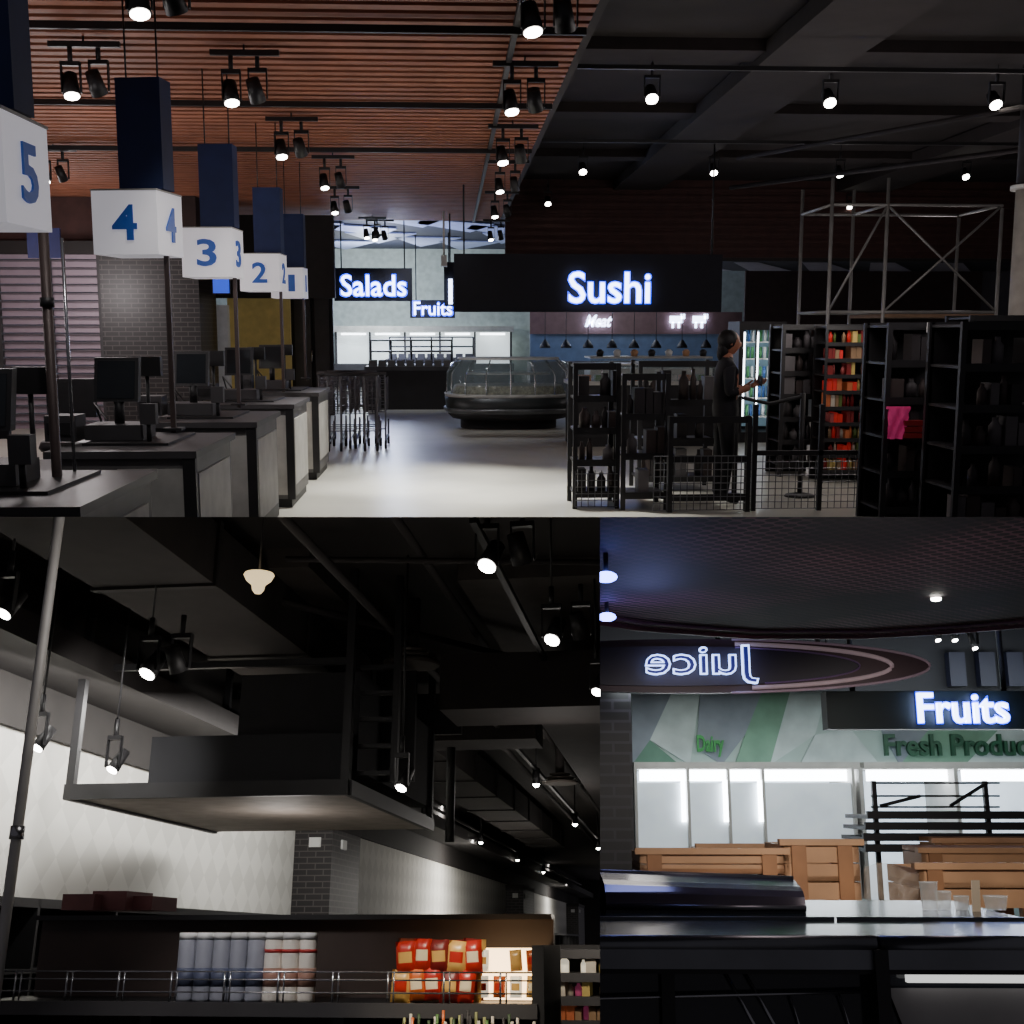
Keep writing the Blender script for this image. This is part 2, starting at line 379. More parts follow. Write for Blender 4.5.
# back-wall coolers & produce
CW=M('cooler_white',(215,225,225),.5,es=1.1); TUBE=M('light_tube',(240,248,255),.3,es=9)  # cooler white glows in place of the cooler's interior lighting
b=B('wall_cooler',1)
b.pbox(335,512,331,366,34.6,1.3,CW); b.pbox(333,514,326,332,34.2,1.6,GREY)
for px in (336,370,405,440,475,511): b.pbox(px-1,px+1,332,372,34.4,.15,DKG)
for px in (338,372,407,442,477): b.pbox(px+3,px+28,333,335,34.3,.05,TUBE)
b.pbox(333,514,364,400,34,1.9,DKG)
b.done()
def island(name,px0,px1,ytop,ybot,d,dep):
    b=B(name,1); x0,x1,z0,z1=b.ext(px0,px1,ytop,ybot,d)
    b.box(x0,x1,d,d+dep,0,z1-.25,BLK); b.box(x0-.06,x1+.06,d-.06,d+dep,z1-.25,z1-.17,DKG)
    for i in range(5):
        x=x0+(x1-x0)*i/4; b.cyl((x,d+dep*.5,z1-.17),(x,d+dep*.5,z1+.35),.02,BLK)
    for zz in (z1+.1,z1+.33): b.box(x0,x1,d+dep*.3,d+dep*.7,zz,zz+.03,DKG)
    for i in range(9):
        x=x0+(x1-x0)*(i+.1)/9; b.box(x,x+(x1-x0)/12,d+.05,d+dep*.3,z1-.17,z1-.05,M('crate_grey',(80,78,78),.6))
    b.done()
island('produce_island',368,452,358,410,24.5,2.2)
island('produce_island',388,474,352,398,29,2.0)
# round-ended deli counter
b=B('deli_counter',1)
d=19.2; cx=P(1,511,400,d).x
def stad(rx,ry,n=28):
    return [(rx*math.copysign(abs(math.cos(t))**.7,math.cos(t)),ry*math.copysign(abs(math.sin(t))**.7,math.sin(t))) for t in [2*math.pi*i/n for i in range(n)]]
def loft(b,c,layers,mat,n=28):
    rings=[]
    for rx,ry,z in layers: rings.append([b.bm.verts.new((c[0]+x,c[1]+y,z)) for x,y in stad(rx,ry,n)])
    for A,C in zip(rings,rings[1:]):
        for i in range(n): b.face([A[i],A[(i+1)%n],C[(i+1)%n],C[i]],mat,True)
    b.face(rings[-1],mat)
c=(cx,d+.9)
loft(b,c,[(.8,.65,0),(.8,.65,.14),(.95,.8,.17),(1.04,.88,.26)],BLK)
loft(b,c,[(1.04,.88,.26),(1.08,.92,.3),(1.08,.92,.34)],M('steel_dark',(110,112,114),.35,.6))
loft(b,c,[(1.04,.87,.34),(1.06,.89,.52)],M('counter_panel',(42,46,46),.4))
loft(b,c,[(1.05,.88,.52),(1.07,.9,.57)],GREY)
loft(b,c,[(1.04,.86,.57),(1.03,.85,.9),(.96,.78,1.06),(.8,.6,1.14)],GLASS)
loft(b,c,[(.84,.64,1.12),(.84,.64,1.15)],GREY)
for i in range(9):
    t=math.pi+math.pi*i/8; b.tube([(c[0]+1.03*math.cos(t),c[1]+.85*math.sin(t),.57),(c[0]+1.02*math.cos(t),c[1]+.84*math.sin(t),.9),(c[0]+.82*math.cos(t),c[1]+.62*math.sin(t),1.13)],.014,CHR)
loft(b,c,[(.95,.75,.57),(.9,.7,.7)],M('food_beige',(130,125,105),.8,noise=.5,ns=20))
loft(b,c,[(.7,.5,.88),(.7,.5,.9)],GREY)
b.done()
b=B('sushi_counter',1)
x0,x1,z0,z1=b.ext(572,722,364,450,16.5)
b.box(x0,x1,16.5,17.4,0,.85,BLK); b.box(x0-.03,x1+.03,16.45,17.45,.85,.9,GREY)
b.box(x0,x1,16.55,16.57,.9,1.12,GLASS); b.box(x0,x1,16.55,17.2,1.12,1.14,GREY)
for i in range(6):
    x=x0+(x1-x0)*i/5; b.cyl((x,16.56,.9),(x,16.56,1.12),.012,CHR)
for i in range(8): b.box(x0+.1+i*.24,x0+.28+i*.24,16.65,16.9,.9,.98,[M('food_orange',(190,110,60),.6),M('food_green',(90,120,60),.6),WHT][i%3])
b.done()
b=B('sushi_counter',1)
x0,x1,z0,z1=b.ext(590,712,358,420,20.5)
b.box(x0,x1,20.5,21.4,0,.95,GREY); b.box(x0,x1,20.5,20.52,.95,1.12,GLASS); b.box(x0,x1,20.5,21.4,1.12,1.15,GREY)
for i in range(7): b.lathe((x0+.2+i*.3,20.8,1.15),[(.05,0),(.07,.08),(.03,.12)],[BLK,WHT,CRATE][i%3],10)
b.done()
# meat section
b=B('meat_section_wall',1)
b.pbox(530,742,312,334,31,.1,M('meat_fascia',(104,78,76),.6)); b.pbox(530,742,333,364,31.2,.1,M('meat_blue_tile',(80,98,124),.4,es=.12)); b.pbox(530,742,362,420,30,1.2,DKG)
b.ptext('Meat',585,612,315,327,30.9,SIGN,bold=.03,shear=.35)
for px in (677,700):
    b.pbox(px-7,px+6,316,323,30.9,.05,SIGN); b.pbox(px+4,px+8,314,319,30.9,.05,SIGN); b.pbox(px-5,px-3,322,328,30.9,.05,SIGN); b.pbox(px+1,px+3,322,328,30.9,.05,SIGN)
b.done()
b=B('pendant_lamp',1)
for px in (545,566,588,612,634,656,682,706):
    c=P(1,px,348,28.5); b.lathe(c,[(.13,0),(.12,.06),(.05,.16),(.02,.2)],BLK,12); b.cyl(c+Vector((0,0,.2)),Vector((c.x,c.y,3.95)),.008,BLK,n=5)
b.done()
# hanging signs
def hsign(name,px0,px1,py0,py1,d,words,ceil,bm_=None,k=1,dep=.12):
    b=B(name,k); b.pbox(px0,px1,py0,py1,d,dep,bm_ or M('sign_board',(14,14,26),.8))
    x0,x1,z0,z1=b.ext(px0,px1,py0,py1,d)
    for x in (x0+.15,x1-.15): b.cyl((x,d+.06,z1),(x,d+.06,ceil),.015,BLK,n=6)
    for (t,a,c_,e,f) in words:
        b.ptext(t,a,c_,e,f,d-.035,SIGN,bold=.004,ex=.015)
        b.ptext(t,a-1.6,c_+1.6,e-1.4,f+1.4,d-.01,SIGNH,bold=.035,ex=.006)
    b.done()
hsign('sushi_sign',454,722,254,312,18,[('Sushi',569,650,272,303)],4.5)
hsign('salads_sign',334,412,268,301,25,[('Salads',341,406,275,296)],3.95)
hsign('fruits_sign',410,455,300,318,30,[('Fruits',414,452,302,315)],3.95)
b=B('bakery_sign',1); b.pbox(444,456,262,306,22.5,.2,M('sign_board')); b.pbox(448.5,452.5,279,304,22.45,.05,SIGN)
c=P(1,450,262,22.5); b.cyl(c,(c.x,c.y,3.7),.015,BLK); b.done()
b=B('ceiling_projector',1); b.pbox(441,447,255,266,22,.3,WHT); c=P(1,444,255,22.1); b.cyl(c,(c.x,c.y,3.7),.02,WHT); b.done()

# right racks
def rack(name,k,x0,x1,y0,y1,z0,z1,n,mat=BLK,back=False,posts=.02,lip=.04,goods=None,gw=(.06,.13)):
    b=B(name,k)
    for x in (x0,x1):
        for y in (y0,y1): b.box(x-posts,x+posts,y-posts,y+posts,z0,z1,mat)
    zs=[z0+.12+(z1-z0-.16)*i/(n-1) for i in range(n)]
    for z in zs:
        b.box(x0,x1,y0,y1,z,z+.02,mat); b.box(x0,x1,y0-.01,y0,z-.02,z+lip,mat)
    if back: b.box(x0,x1,y1-.02,y1,z0,z1,mat)
    if goods:
        for z in zs[:-1]:
            x=x0+.03
            while x<x1-.04:
                g=random.choice(goods); w=random.uniform(*gw); h=random.uniform(.5,.85)*(zs[1]-zs[0])
                if random.random()<.85:
                    if random.random()<.5: b.box(x,x+w*.9,y0+.02,y0+.2,z+.02,z+.02+h,g)
                    else: b.lathe((x+w*.5,y0+.07,z+.02),[(w*.42,0),(w*.42,h*.7),(w*.2,h*.85),(w*.2,h)],g,8)
                x+=w
    return b
GD=[M('goods_dark',(46,42,44),.6),M('goods_dark2',(66,56,54),.6),M('goods_dim',(98,94,96),.6)]
def wiremesh(b,x0,x1,y,z0,z1,step=.06,m=None):
    m=m or M('wire_grey',(115,115,118),.4,.6)
    x=x0
    while x<=x1+1e-4: b.cyl((x,y,z0),(x,y,z1),.004,m,n=4,cap=False); x+=step
    z=z0
    while z<=z1+1e-4: b.cyl((x0,y,z),(x1,y,z),.004,m,n=4,cap=False); z+=step
def X(px,d): return (px-450)/F*d
b=rack('wire_display_rack',1,X(575,10.7),X(618,10.7),10.7,11.2,0,1.31,5,goods=GD); wiremesh(b,X(575,10.7),X(618,10.7),10.68,.02,.35); b.done()
b=rack('wire_display_rack',1,X(624,10.6),X(668,10.6),10.6,11.1,0,1.22,4,goods=GD); b.done()
b=rack('wire_display_rack',1,X(640,11.8),X(718,11.8),11.8,12.3,0,1.3,4,goods=GD); b.done()
b=rack('wire_display_rack',1,X(672,10.45),X(752,10.45),10.45,10.5,0,.85,3); wiremesh(b,X(655,10.45),X(755,10.45),10.44,.02,.5); b.done()
b=B('wire_fence_panel',1); wiremesh(b,X(760,10.5),X(892,10.5),10.5,.02,.5); b.box(X(758,10.5),X(894,10.5),10.48,10.52,.5,.54,BLK)
for px in (758,826,893): b.box(X(px,10.5)-.02,X(px,10.5)+.02,10.48,10.52,0,.95,BLK)
b.done()
b=B('queue_barrier',1)
for px in (738,806): b.cyl((X(px,11.4),11.4,0),(X(px,11.4),11.4,1.0),.025,BLK); b.lathe((X(px,11.4),11.4,0),[(.15,0),(.14,.02),(.04,.04)],BLK)
b.tube([(X(738,11.4),11.4,.97),(X(772,11.4),11.4,.9),(X(806,11.4),11.4,.97)],.02,BLK); b.done()
# lit drinks fridge
b=B('drinks_fridge',1)
x0,x1,z0,z1=b.ext(742,782,330,400,17)
b.box(x0,x1,17.6,17.7,0,z1,BLK); b.box(x0-.05,x0,17,17.7,0,z1,DKG); b.box(x1,x1+.05,17,17.7,0,z1,DKG); b.box(x0-.05,x1+.05,17,17.7,z1,z1+.12,DKG)
b.box(x0,x1,17.5,17.55,.2,z1,M('fridge_interior',(120,150,165),.5,es=.3))
for i in range(4):
    xx=x0+(x1-x0)*i/3; b.box(xx-.012,xx+.012,16.98,17.0,.15,z1,DKG)
for i in range(3): b.cyl((x0+.05+(x1-x0)*i/3,17.1,.3),(x0+.05+(x1-x0)*i/3,17.1,z1-.03),.015,TUBE,n=6)
for z in (.35,.62,.9,1.18,1.42):
    b.box(x0,x1,17.15,17.5,z,z+.015,GREY)
    for i in range(9): b.cyl((x0+.04+i*.06,17.3,z+.015),(x0+.04+i*.06,17.3,z+.18),.022,random.choice([WHT,M('btl_blue',(60,100,160),.3),M('btl_green',(70,130,80),.3)]),n=8)
b.box(x0,x1,17,17.6,0,.15,BLK)
b.done()
b=rack('gondola_shelf',1,X(784,13),X(823,13),13,13.5,0,1.66,7,goods=GD,back=True); b.done()
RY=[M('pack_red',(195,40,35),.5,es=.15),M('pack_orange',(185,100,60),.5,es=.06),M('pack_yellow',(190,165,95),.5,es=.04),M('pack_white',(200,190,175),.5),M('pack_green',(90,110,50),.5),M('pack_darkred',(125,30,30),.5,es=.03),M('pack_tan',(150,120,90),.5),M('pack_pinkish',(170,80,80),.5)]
b=rack('snack_shelf',1,X(828,12.4),X(886,12.4),12.4,12.8,0,1.66,10,goods=RY+RY[:1],back=True,gw=(.03,.06),lip=.02,posts=.012); b.box(X(873,12.3),X(890,12.3),12.3,12.31,1.12,1.4,WHT); b.done()
b=rack('gondola_shelf',1,X(892,9.6),X(965,9.6),9.6,10.15,0,1.66,6,goods=GD,back=True); b.box(X(932,9.5),X(944,9.5),9.5,9.55,1.58,1.66,WHT); b.done()
b=rack('gondola_shelf',1,X(968,8.6),X(1080,8.6),8.6,9.2,0,1.66,6,goods=GD,back=True); b.done()
b=rack('gondola_shelf',1,X(975,12.2),X(1075,12.2),12.2,12.8,0,1.75,6,goods=GD,back=True); b.done()
b=B('folded_pink_shirt',1)
n=8; rows=[]
for j in range(7):
    rows.append([b.bm.verts.new((X(898,9.4)+(.19-.01*j)*i/n+random.uniform(-.008,.008),9.48+.025*math.sin(i*1.7+j),.98-.24*j/6+random.uniform(-.012,.012))) for i in range(n+1)])
for a,c in zip(rows,rows[1:]):
    for i in range(n): b.face([a[i],a[i+1],c[i+1],c[i]],PINK,True)
b.box(X(898,9.4),X(898,9.4)+.19,9.5,9.53,.97,.99,PINK)
for j in range(3): b.box(X(915,9.4),X(936,9.4),9.45,9.55,.74+j*.05,.78+j*.05,M('pack_darkred'))
b.done()
# scaffold
SC=M('scaffold_steel',(128,126,124),.5,.3)
b=B('scaffold_tower',1)
sx0,sx1=X(828,14),X(1000,14); mx=(sx0+sx1)/2-.35
for yy in (14,15.2):
    for xx in (sx0,mx,sx1): b.cyl((xx,yy,0),(xx,yy,P(1,900,178,14).z if xx!=sx1 else 3.0),.022,SC,n=8)
    for py in (205,312):
        z=P(1,900,py,14).z; b.cyl((sx0,yy,z),(sx1,yy,z),.018,SC,n=8)
    z0_=P(1,900,205,14).z; z1_=P(1,900,312,14).z
    if yy==14:
        b.cyl((sx0,yy,z1_),(mx+.0,yy,z0_),.014,SC,n=6); b.cyl((mx,yy,z0_),(sx1,yy,z1_),.014,SC,n=6); b.cyl((mx,yy,z1_),(sx1,yy,z0_),.014,SC,n=6)
for xx in (sx0,mx,sx1):
    for py in (205,312): z=P(1,900,py,14).z; b.cyl((xx,14,z),(xx,15.2,z),.018,SC,n=8)
b.box(mx,sx1,14,15.2,P(1,900,314,14).z-.04,P(1,900,314,14).z,M('plank',(120,95,75),.8))
b.done()
b=B('round_column',1); c=X(1032,13.5); b.cyl((c,13.5,0),(c,13.5,3.15),.2,M('column_cream',(165,158,150),.7),n=20); b.cyl((c,13.5,3.15),(c,13.5,3.2),.26,WHT,n=20); b.cyl((c,13.5,3.2),(c,13.5,4.5),.2,DK,n=20); b.done()
# ceiling services right
b=B('ceiling_duct',1)
DD=M('duct_dark',(40,33,33),.9,0)
b.box(3.2,4.1,7,23.9,4.3,4.48,DD); b.box(7.6,8.6,7,23.9,4.28,4.48,DD)
for y in (9,12.5,16,20): b.box(1.1,12.8,y,y+.5,4.38,4.5,DD)
b.cyl((11,10,3.9),(4.6,20,3.9),.035,DD,n=8); b.cyl((8.5,8.5,3.95),(4,17,3.95),.03,DD,n=8)
b.done()
b=B('lighting_track',1)
for y in (8.0,11.6,16.0): b.box(1.2,12.6,y-.02,y+.02,4.0,4.04,BLK)
for y in (7.3,8.6,11.4,14.2): b.box(-6.5,.95,y-.02,y+.02,ZW-.1,ZW-.05,BLK)
b.box(.45,.49,6.7,23.8,ZW-.06,ZW-.01,BLK)
b.done()
for px,py in [(140,14),(72,96),(232,103),(282,157),(325,188),(46,182),(335,213),(367,238),(375,240),(533,32),(512,112),(503,163),(500,192),(495,217),(491,240),(88,235)]:
    spotfix(1,px,py,3.28,ZW,pair=True,r=.062 if py<170 else .055)
for px,py in [(652,99),(830,103),(996,105),(583,172),(714,173),(840,175),(966,177),(643,207),(741,209),(850,207),(940,212),(548,204)]:
    spotfix(1,px,py,4.0,4.5,pair=False,bar=False,r=.075 if py<120 else .065,tilt=(.05,-.9,-1))

# ---- person
def skinmesh(verts,edges,radii,sub=1,root=0):
    me=bpy.data.meshes.new('sk'); me.from_pydata(verts,edges,[]); o=bpy.data.objects.new('sk',me); bpy.context.scene.collection.objects.link(o)
    md=o.modifiers.new('s','SKIN')
    for i,r in enumerate(radii):
        sv=me.skin_vertices[0].data[i]; sv.radius=(r,r) if not isinstance(r,tuple) else r; sv.use_root=(i==root)
    s2=o.modifiers.new('b','SUBSURF'); s2.levels=sub; s2.render_levels=sub
    dg=bpy.context.evaluated_depsgraph_get(); out=bpy.data.meshes.new_from_object(o.evaluated_get(dg))
    bpy.data.objects.remove(o); return out
b=B('standing_person',1)
ox,oy=X(726,10.9),10.9
vs=[(0,0,.88),(0,0,1.0),(.01,0,1.15),(.0,0,1.28),(.01,0,1.35),(.02,0,1.41),
 (0,-.15,1.27),(-.01,-.2,1.03),(.2,-.13,1.09),(0,.15,1.27),(-.01,.2,1.03),(.18,.09,1.08),
 (0,-.09,.8),(.02,-.1,.45),(-.01,-.1,.09),(.13,-.11,.035),(0,.09,.8),(.0,.1,.45),(-.04,.1,.09),(.1,.11,.035)]
ed=[(0,1),(1,2),(2,3),(3,4),(4,5),(3,6),(6,7),(7,8),(3,9),(9,10),(10,11),(0,12),(12,13),(13,14),(14,15),(0,16),(16,17),(17,18),(18,19)]
ra=[(.14,.15),(.12,.13),(.12,.14),(.1,.11),.055,.05,.065,.046,.03,.065,.046,.03,.09,.06,.04,.03,.09,.06,.04,.03]
me=skinmesh(vs,ed,ra,2)
for v in me.vertices: v.co+=Vector((ox,oy,0))
def pm(p):
    c=p.center-Vector((ox,oy,0))
    if c.z>1.36: return SKIN
    if .98<c.z<1.2 and abs(c.y)>.05 and c.x>.08: return SKIN
    if c.z<.07: return BLK
    return CLOTH
b.addmesh(me,pm)
# hands
for (wx,wy,wz,sd) in ((.2,-.13,1.09,1),(.18,.09,1.08,-1)):
    w=Vector((ox+wx,oy+wy,wz)); hv=[w,w+Vector((.04,.01*sd,.015)),w+Vector((.085,.015*sd,.025))]
    me=skinmesh(hv,[(0,1),(1,2)],[(.024,.02),(.034,.018),(.036,.016)],1); b.addmesh(me,lambda p:SKIN)
    for i,(L) in enumerate((.07,.08,.075,.06)):
        base=w+Vector((.085,.015*sd+(i-1.5)*.019,.025))
        f=[base,base+Vector((L*.5,0,.008)),base+Vector((L*.75,0,.03)),base+Vector((L*.7,0,.055))]
        b.addmesh(skinmesh(f,[(0,1),(1,2),(2,3)],[.009,.0085,.008,.007],1),lambda p:SKIN)
    th=w+Vector((.03,.02*sd,.02)); b.addmesh(skinmesh([th,th+Vector((.03,.03*sd,.025)),th+Vector((.06,.028*sd,.045))],[(0,1),(1,2)],[.012,.01,.008],1),lambda p:SKIN)
b.box(ox+.28,ox+.292,oy-.2,oy-.06,1.1,1.19,DKG)   # phone
hc=Vector((ox+.035,oy,1.485))
def head(n=24,rr=14):
    R=[]
    for j in range(1,rr):
        t=-math.pi/2+math.pi*j/rr; row=[]
        for i in range(n):
            a=2*math.pi*i/n; x=math.cos(a)*math.cos(t); y=math.sin(a)*math.cos(t); z=math.sin(t)
            X_=x*.092; Y_=y*.074; Z_=z*.112
            if z<0: Y_*=1+z*.25; X_*=1+z*(.1 if x>0 else .35)
            if x>.8 and -.35<z<.15 and abs(y)<.2: X_+=.022*(1-abs(z+.15)/.4)
            if x>.6 and .05<z<.25 and .2<abs(y)<.55: X_-=.006
            row.append(b.bm.verts.new(hc+Vector((X_,Y_,Z_))))
        R.append(row)
    for A,C in zip(R,R[1:]):
        for i in range(n): b.face([A[i],A[(i+1)%n],C[(i+1)%n],C[i]],SKIN,True)
    b.face(R[0][::-1],SKIN); b.face(R[-1],SKIN)
head()
for sd in (-1,1):
    b.sph(hc+Vector((.078,.03*sd,.008)),.011,WHT,n=8); b.sph(hc+Vector((.087,.03*sd,.008)),.005,HAIR,n=8)
    b.sph(hc+Vector((-.005,.074*sd,-.005)),.02,SKIN,(.7,.3,1.2),8)
    b.box(hc.x+.083,hc.x+.09,hc.y+.03*sd-.014,hc.y+.03*sd+.014,hc.z+.026,hc.z+.031,HAIR)
b.sph(hc+Vector((.083,0,-.05)),.02,M('lips',(140,70,65),.5),(.35,1,.3),8)
b.sph(hc+Vector((-.02,0,.022)),.1,HAIR,(.98,.86,1.02),18)
b.sph(hc+Vector((-.06,0,-.05)),.07,HAIR,(.8,.9,1.3),12)
b.sph(hc+Vector((-.085,0,-.1)),.045,HAIR,(.8,.8,1.5),10)
b.done()

# lights room 1
for x,y in ((-.6,11.3),(.4,12.4),(.9,11.0),(-.5,13)): light(1,'spot_lamp','SPOT',(x,y,3.4),760,(1,.98,.92),target=(x*1.1,y+.1,0),spot=1.0)
light(1,'spot_lamp','SPOT',(0,18,3.4),90,(.93,.95,1),target=(-.1,19,0),spot=1.5)
light(1,'spot_lamp','SPOT',(-.5,24,3.4),130,(.9,.93,1),target=(-1,26,0),spot=1.7)
for x,y,e in ((-3.5,12,60),(-6.5,16,120),(-2.9,8,30),(-5,9,30),(-.6,9.5,14),(-5.5,18.6,50)): light(1,'room_fill','POINT',(x,y,2.2),e,(1,.92,.92),size=.3)  # added fill points for the left side, no fixture there
for y in (5.2,7.4,9.6): light(1,'spot_lamp','SPOT',(-1.2,y-.6,3.2),50,(1,.96,.92),target=(-1.7,y+1.2,.6),spot=1.0)
for x,y,e in ((4,12,30),(7,16,40),(6,20,34),(9.5,13,26),(2.2,15,16),(3.2,9,26),(5,9,34)): light(1,'room_fill','POINT',(x,y,2.3),e,(1,.9,.9),size=.3)  # added fill points for the dark right side, no fixture there
light(1,'room_fill','POINT',(-2,33,2.6),340,(.9,.98,1),size=.4)  # added fill that lifts the back wall
light(1,'room_fill','POINT',(4,29,2.4),80,(.8,.88,1),size=.4)  # added fill in front of the meat section
light(1,'room_fill','POINT',(-1.5,28,2.2),360,(.6,.68,1),size=.4)  # added bluish fill that brightens the far ceiling panels
light(1,'shelf_fill','POINT',(X(856,11.8),11.7,1.9),14,(1,.92,.8),size=.1)  # added fill above the snack shelf

# =============== ROOM 2
k=2
CD=M('dark_ceiling2',(48,44,42),.85,noise=.25,ns=.7)
b=B('ceiling_lower_hall',k); b.box(-9,8,3.5,60,4.3,4.35,CD)
for (x0,x1,y0,y1) in ((-4.2,-2.6,8.0,10.5),(-1.6,-.3,8.5,11.5),(-2.3,-.9,13,16),(-.2,1,7,9)): b.box(x0,x1,y0,y1,4.15,4.3,M('ceil_raft',(70,64,60),.8))
b.done()
b=B('floor_lower_hall',k); b.box(-9,8,2,60,-.05,0,flm); b.done()
WP=dotwall('patterned_wallpaper',(212,210,204),(199,197,191),3.6)
b=B('wall_patterned',k); b.box(-5.1,-5.0,4,58,0,3.12,WP); b.done()
b=B('wall_lower_back',k); b.box(-9,8,58,58.2,0,4.3,DK); b.done()
b=B('bulkhead_dark',k); b.box(-9,-4.95,4,58,3.12,4.3,M('bulkhead',(36,32,31),.8)); b.box(-4.95,-4.3,4,58,3.5,3.7,DK); b.done()
for y0,y1 in ((15.5,16.9),(34.5,37),(52,55)):
    b=B('brick_column',k); b.box(-5.0,-4.5,y0,y1,0,2.98,BRK); b.box(-5.0,-4.48,y0-.02,y1,2.98,3.1,DK); b.box(-4.8,-4.65,y0-.03,y0,2.75,2.87,WHT); b.box(-4.499,-4.47,y0+.4,y0+.6,2.75,2.87,WHT); b.done()
# ducts
D2=M('duct_brown',(46,41,40),.85,.0)
b=B('ceiling_duct',k)
b.box(-3.7,-2.9,4,30,3.75,4.15,D2)
for y in range(5,30,2): b.box(-3.72,-2.88,y,y+.06,3.73,4.17,DK)
b.box(-1.9,1.6,9.4,10.2,3.35,3.8,D2); b.box(-1.2,-.6,10.2,30,3.4,3.8,D2)
b.box(-4.9,-1.5,12.5,13.2,3.6,4.1,D2)
b.cyl((-4.9,5.5,4.0),(1,14,4.0),.03,D2); b.cyl((-2.6,7.5,4.05),(-.3,7.9,4.05),.02,D2); b.cyl((-2.2,4,3.9),(-2.2,30,3.9),.03,D2,n=8); b.cyl((-.2,5,3.8),(-.2,40,3.8),.025,D2,n=8)
b.cyl((-1.7,6.5,4.1),(-1.7,40,4.1),.03,D2,n=8)
b.done()
# hanging canopy frame
b=B('suspended_canopy',k)
cyA,cyB=8.6,11.6; xa=P(k,70,795,cyA).x; xb=P(k,345,790,cyA).x; zc=P(k,200,795,cyA).z
b.box(xa,xb,cyA,cyB,zc,zc+.06,M('canopy_underside',(138,128,120),.7))
b.box(xa-.03,xb+.03,cyA-.05,cyA,zc-.02,zc+.09,BLK); b.box(xb,xb+.05,cyA,cyB,zc-.02,zc+.09,BLK); b.box(xa-.05,xa,cyA,cyB,zc-.02,zc+.09,BLK)
for xx in (xa,xb):
    for yy in (cyA,cyB): b.box(xx-.03,xx+.03,yy-.03,yy+.03,zc,4.3,BLK)
xm=P(k,152,740,cyA+.1).x
b.box(xm,xb,cyA+.1,cyA+.16,zc+.06,zc+.45,M('canopy_panel',(18,18,24),.7)); b.box(xm+.6,xb,cyA+.3,cyB,zc+.2,zc+.95,M('canopy_box',(26,24,27),.8))
b.box(xb-.06,xb+.28,cyA+1,cyA+1.06,zc+.2,zc+1.1,BLK); b.box(xa,xb,cyA,cyA+.05,zc+.95,zc+1.0,BLK)
b.box(xa,xb+.3,cyB,cyB+.05,zc+.9,zc+1.2,BLK)
for i in range(5): b.box(xb+.02,xb+.3,cyA+.2,cyA+.26,zc+.15+i*.2,zc+.18+i*.2,BLK)
b.box(xb+.28,xb+.33,cyA+.2,cyA+.26,zc+.1,4.3,BLK)
b.done()
b=B('vertical_conduit',k); p=P(k,8,900,3.6); b.cyl((p.x,p.y,.0),(p.x,p.y,4.3),.0165,M('conduit',(180,178,176),.5,.1),n=12); b.cyl((p.x,p.y,1.9),(p.x,p.y,1.94),.022,CHR,n=12); b.done()
b=B('vertical_conduit',k); p=P(k,452,700,13); b.cyl((p.x,p.y,2.6),(p.x,p.y,4.3),.05,BLK); b.done()
b=B('bell_pendant_lamp',k); p=P(k,258,590,6.5)
b.lathe(p,[(.02,-.02),(.035,0),(.04,.03),(.075,.06),(.09,.09),(.085,.1),(.02,.105)],M('bell_white',(240,225,190),.5,es=1.2,ecol=(255,225,170)),18); b.cyl(p+Vector((0,0,.1)),(p.x,p.y,4.3),.006,DKG); b.done()
b=B('air_diffuser',k)
for px,py,dd in ((412,666,9.5),(560,784,16)):
    p=P(k,px,py,dd)
    for q in range(3): b.lathe(p+Vector((0,0,q*.05)),[(.22-q*.05,0),(.24-q*.05,.03),(.16-q*.04,.04)],M('diffuser',(92,84,78),.6),20)
    b.cyl(p+Vector((0,0,.12)),(p.x,p.y,4.3),.06,D2)
b.done()
b=B('lighting_track',k)
for x,y0 in ((-1.05,6),(-4.2,12),(-1.9,12)): b.box(x-.02,x+.02,y0,50,3.72,3.76,BLK)
b.done()
for px,py,dd,pr in [(487,566,6.2,1),(147,674,7.0,1),(552,640,7.6,1),(112,770,8.1,0),(37,748,7.6,0),(4,614,6.0,0),(401,788,8.3,0),(597,692,8.6,0)]:
    spotfix(k,px,py,0,4.3,d=dd,pair=bool(pr),r=.058 if pr else .045,tilt=(-.3,-.6,-1),bar=False)
b=B('distant_spotlights',k)
for i in range(15):
    dd=14+i*1.9; x=(-4.2,-1.9,-1.05)[i%3]; z=3.55
    p=Vector((x,dd,z)); b.cyl(p,p+Vector((0,0,.2)),.05,BLK); b.cyl(p+Vector((0,0,.2)),(x,dd,4.3),.012,BLK,n=5); b.cyl(p-Vector((0,0.012,.005)),p,.045,LENS)
b.done()
# wall shelving along the patterned wall
b=B('wall_shelving',k)
for y0,y1 in ((4.5,15.4),(17,34.4),(37.2,51.5)):
    b.box(-4.98,-4.9,y0,y1,0,1.88,BLK); b.box(-4.98,-4.4,y0,y1,1.82,1.88,BLK)
    for z in (.2,.6,1.0,1.4): b.box(-4.9,-4.4,y0,y1,z,z+.03,BLK)
    yy=y0
    while yy<=y1: b.box(-4.9,-4.4,yy,yy+.03,0,1.88,BLK); yy+=1.2
b.done()
b=B('carton_boxes',k)
for i,(px0,px1,h) in enumerate(((62,94,14),(92,126,17),(122,152,12))): b.pbox(px0,px1,908-h,910,7.5+i*.1,.4,M('maroon_carton',(84,44,48),.7))
b.done()
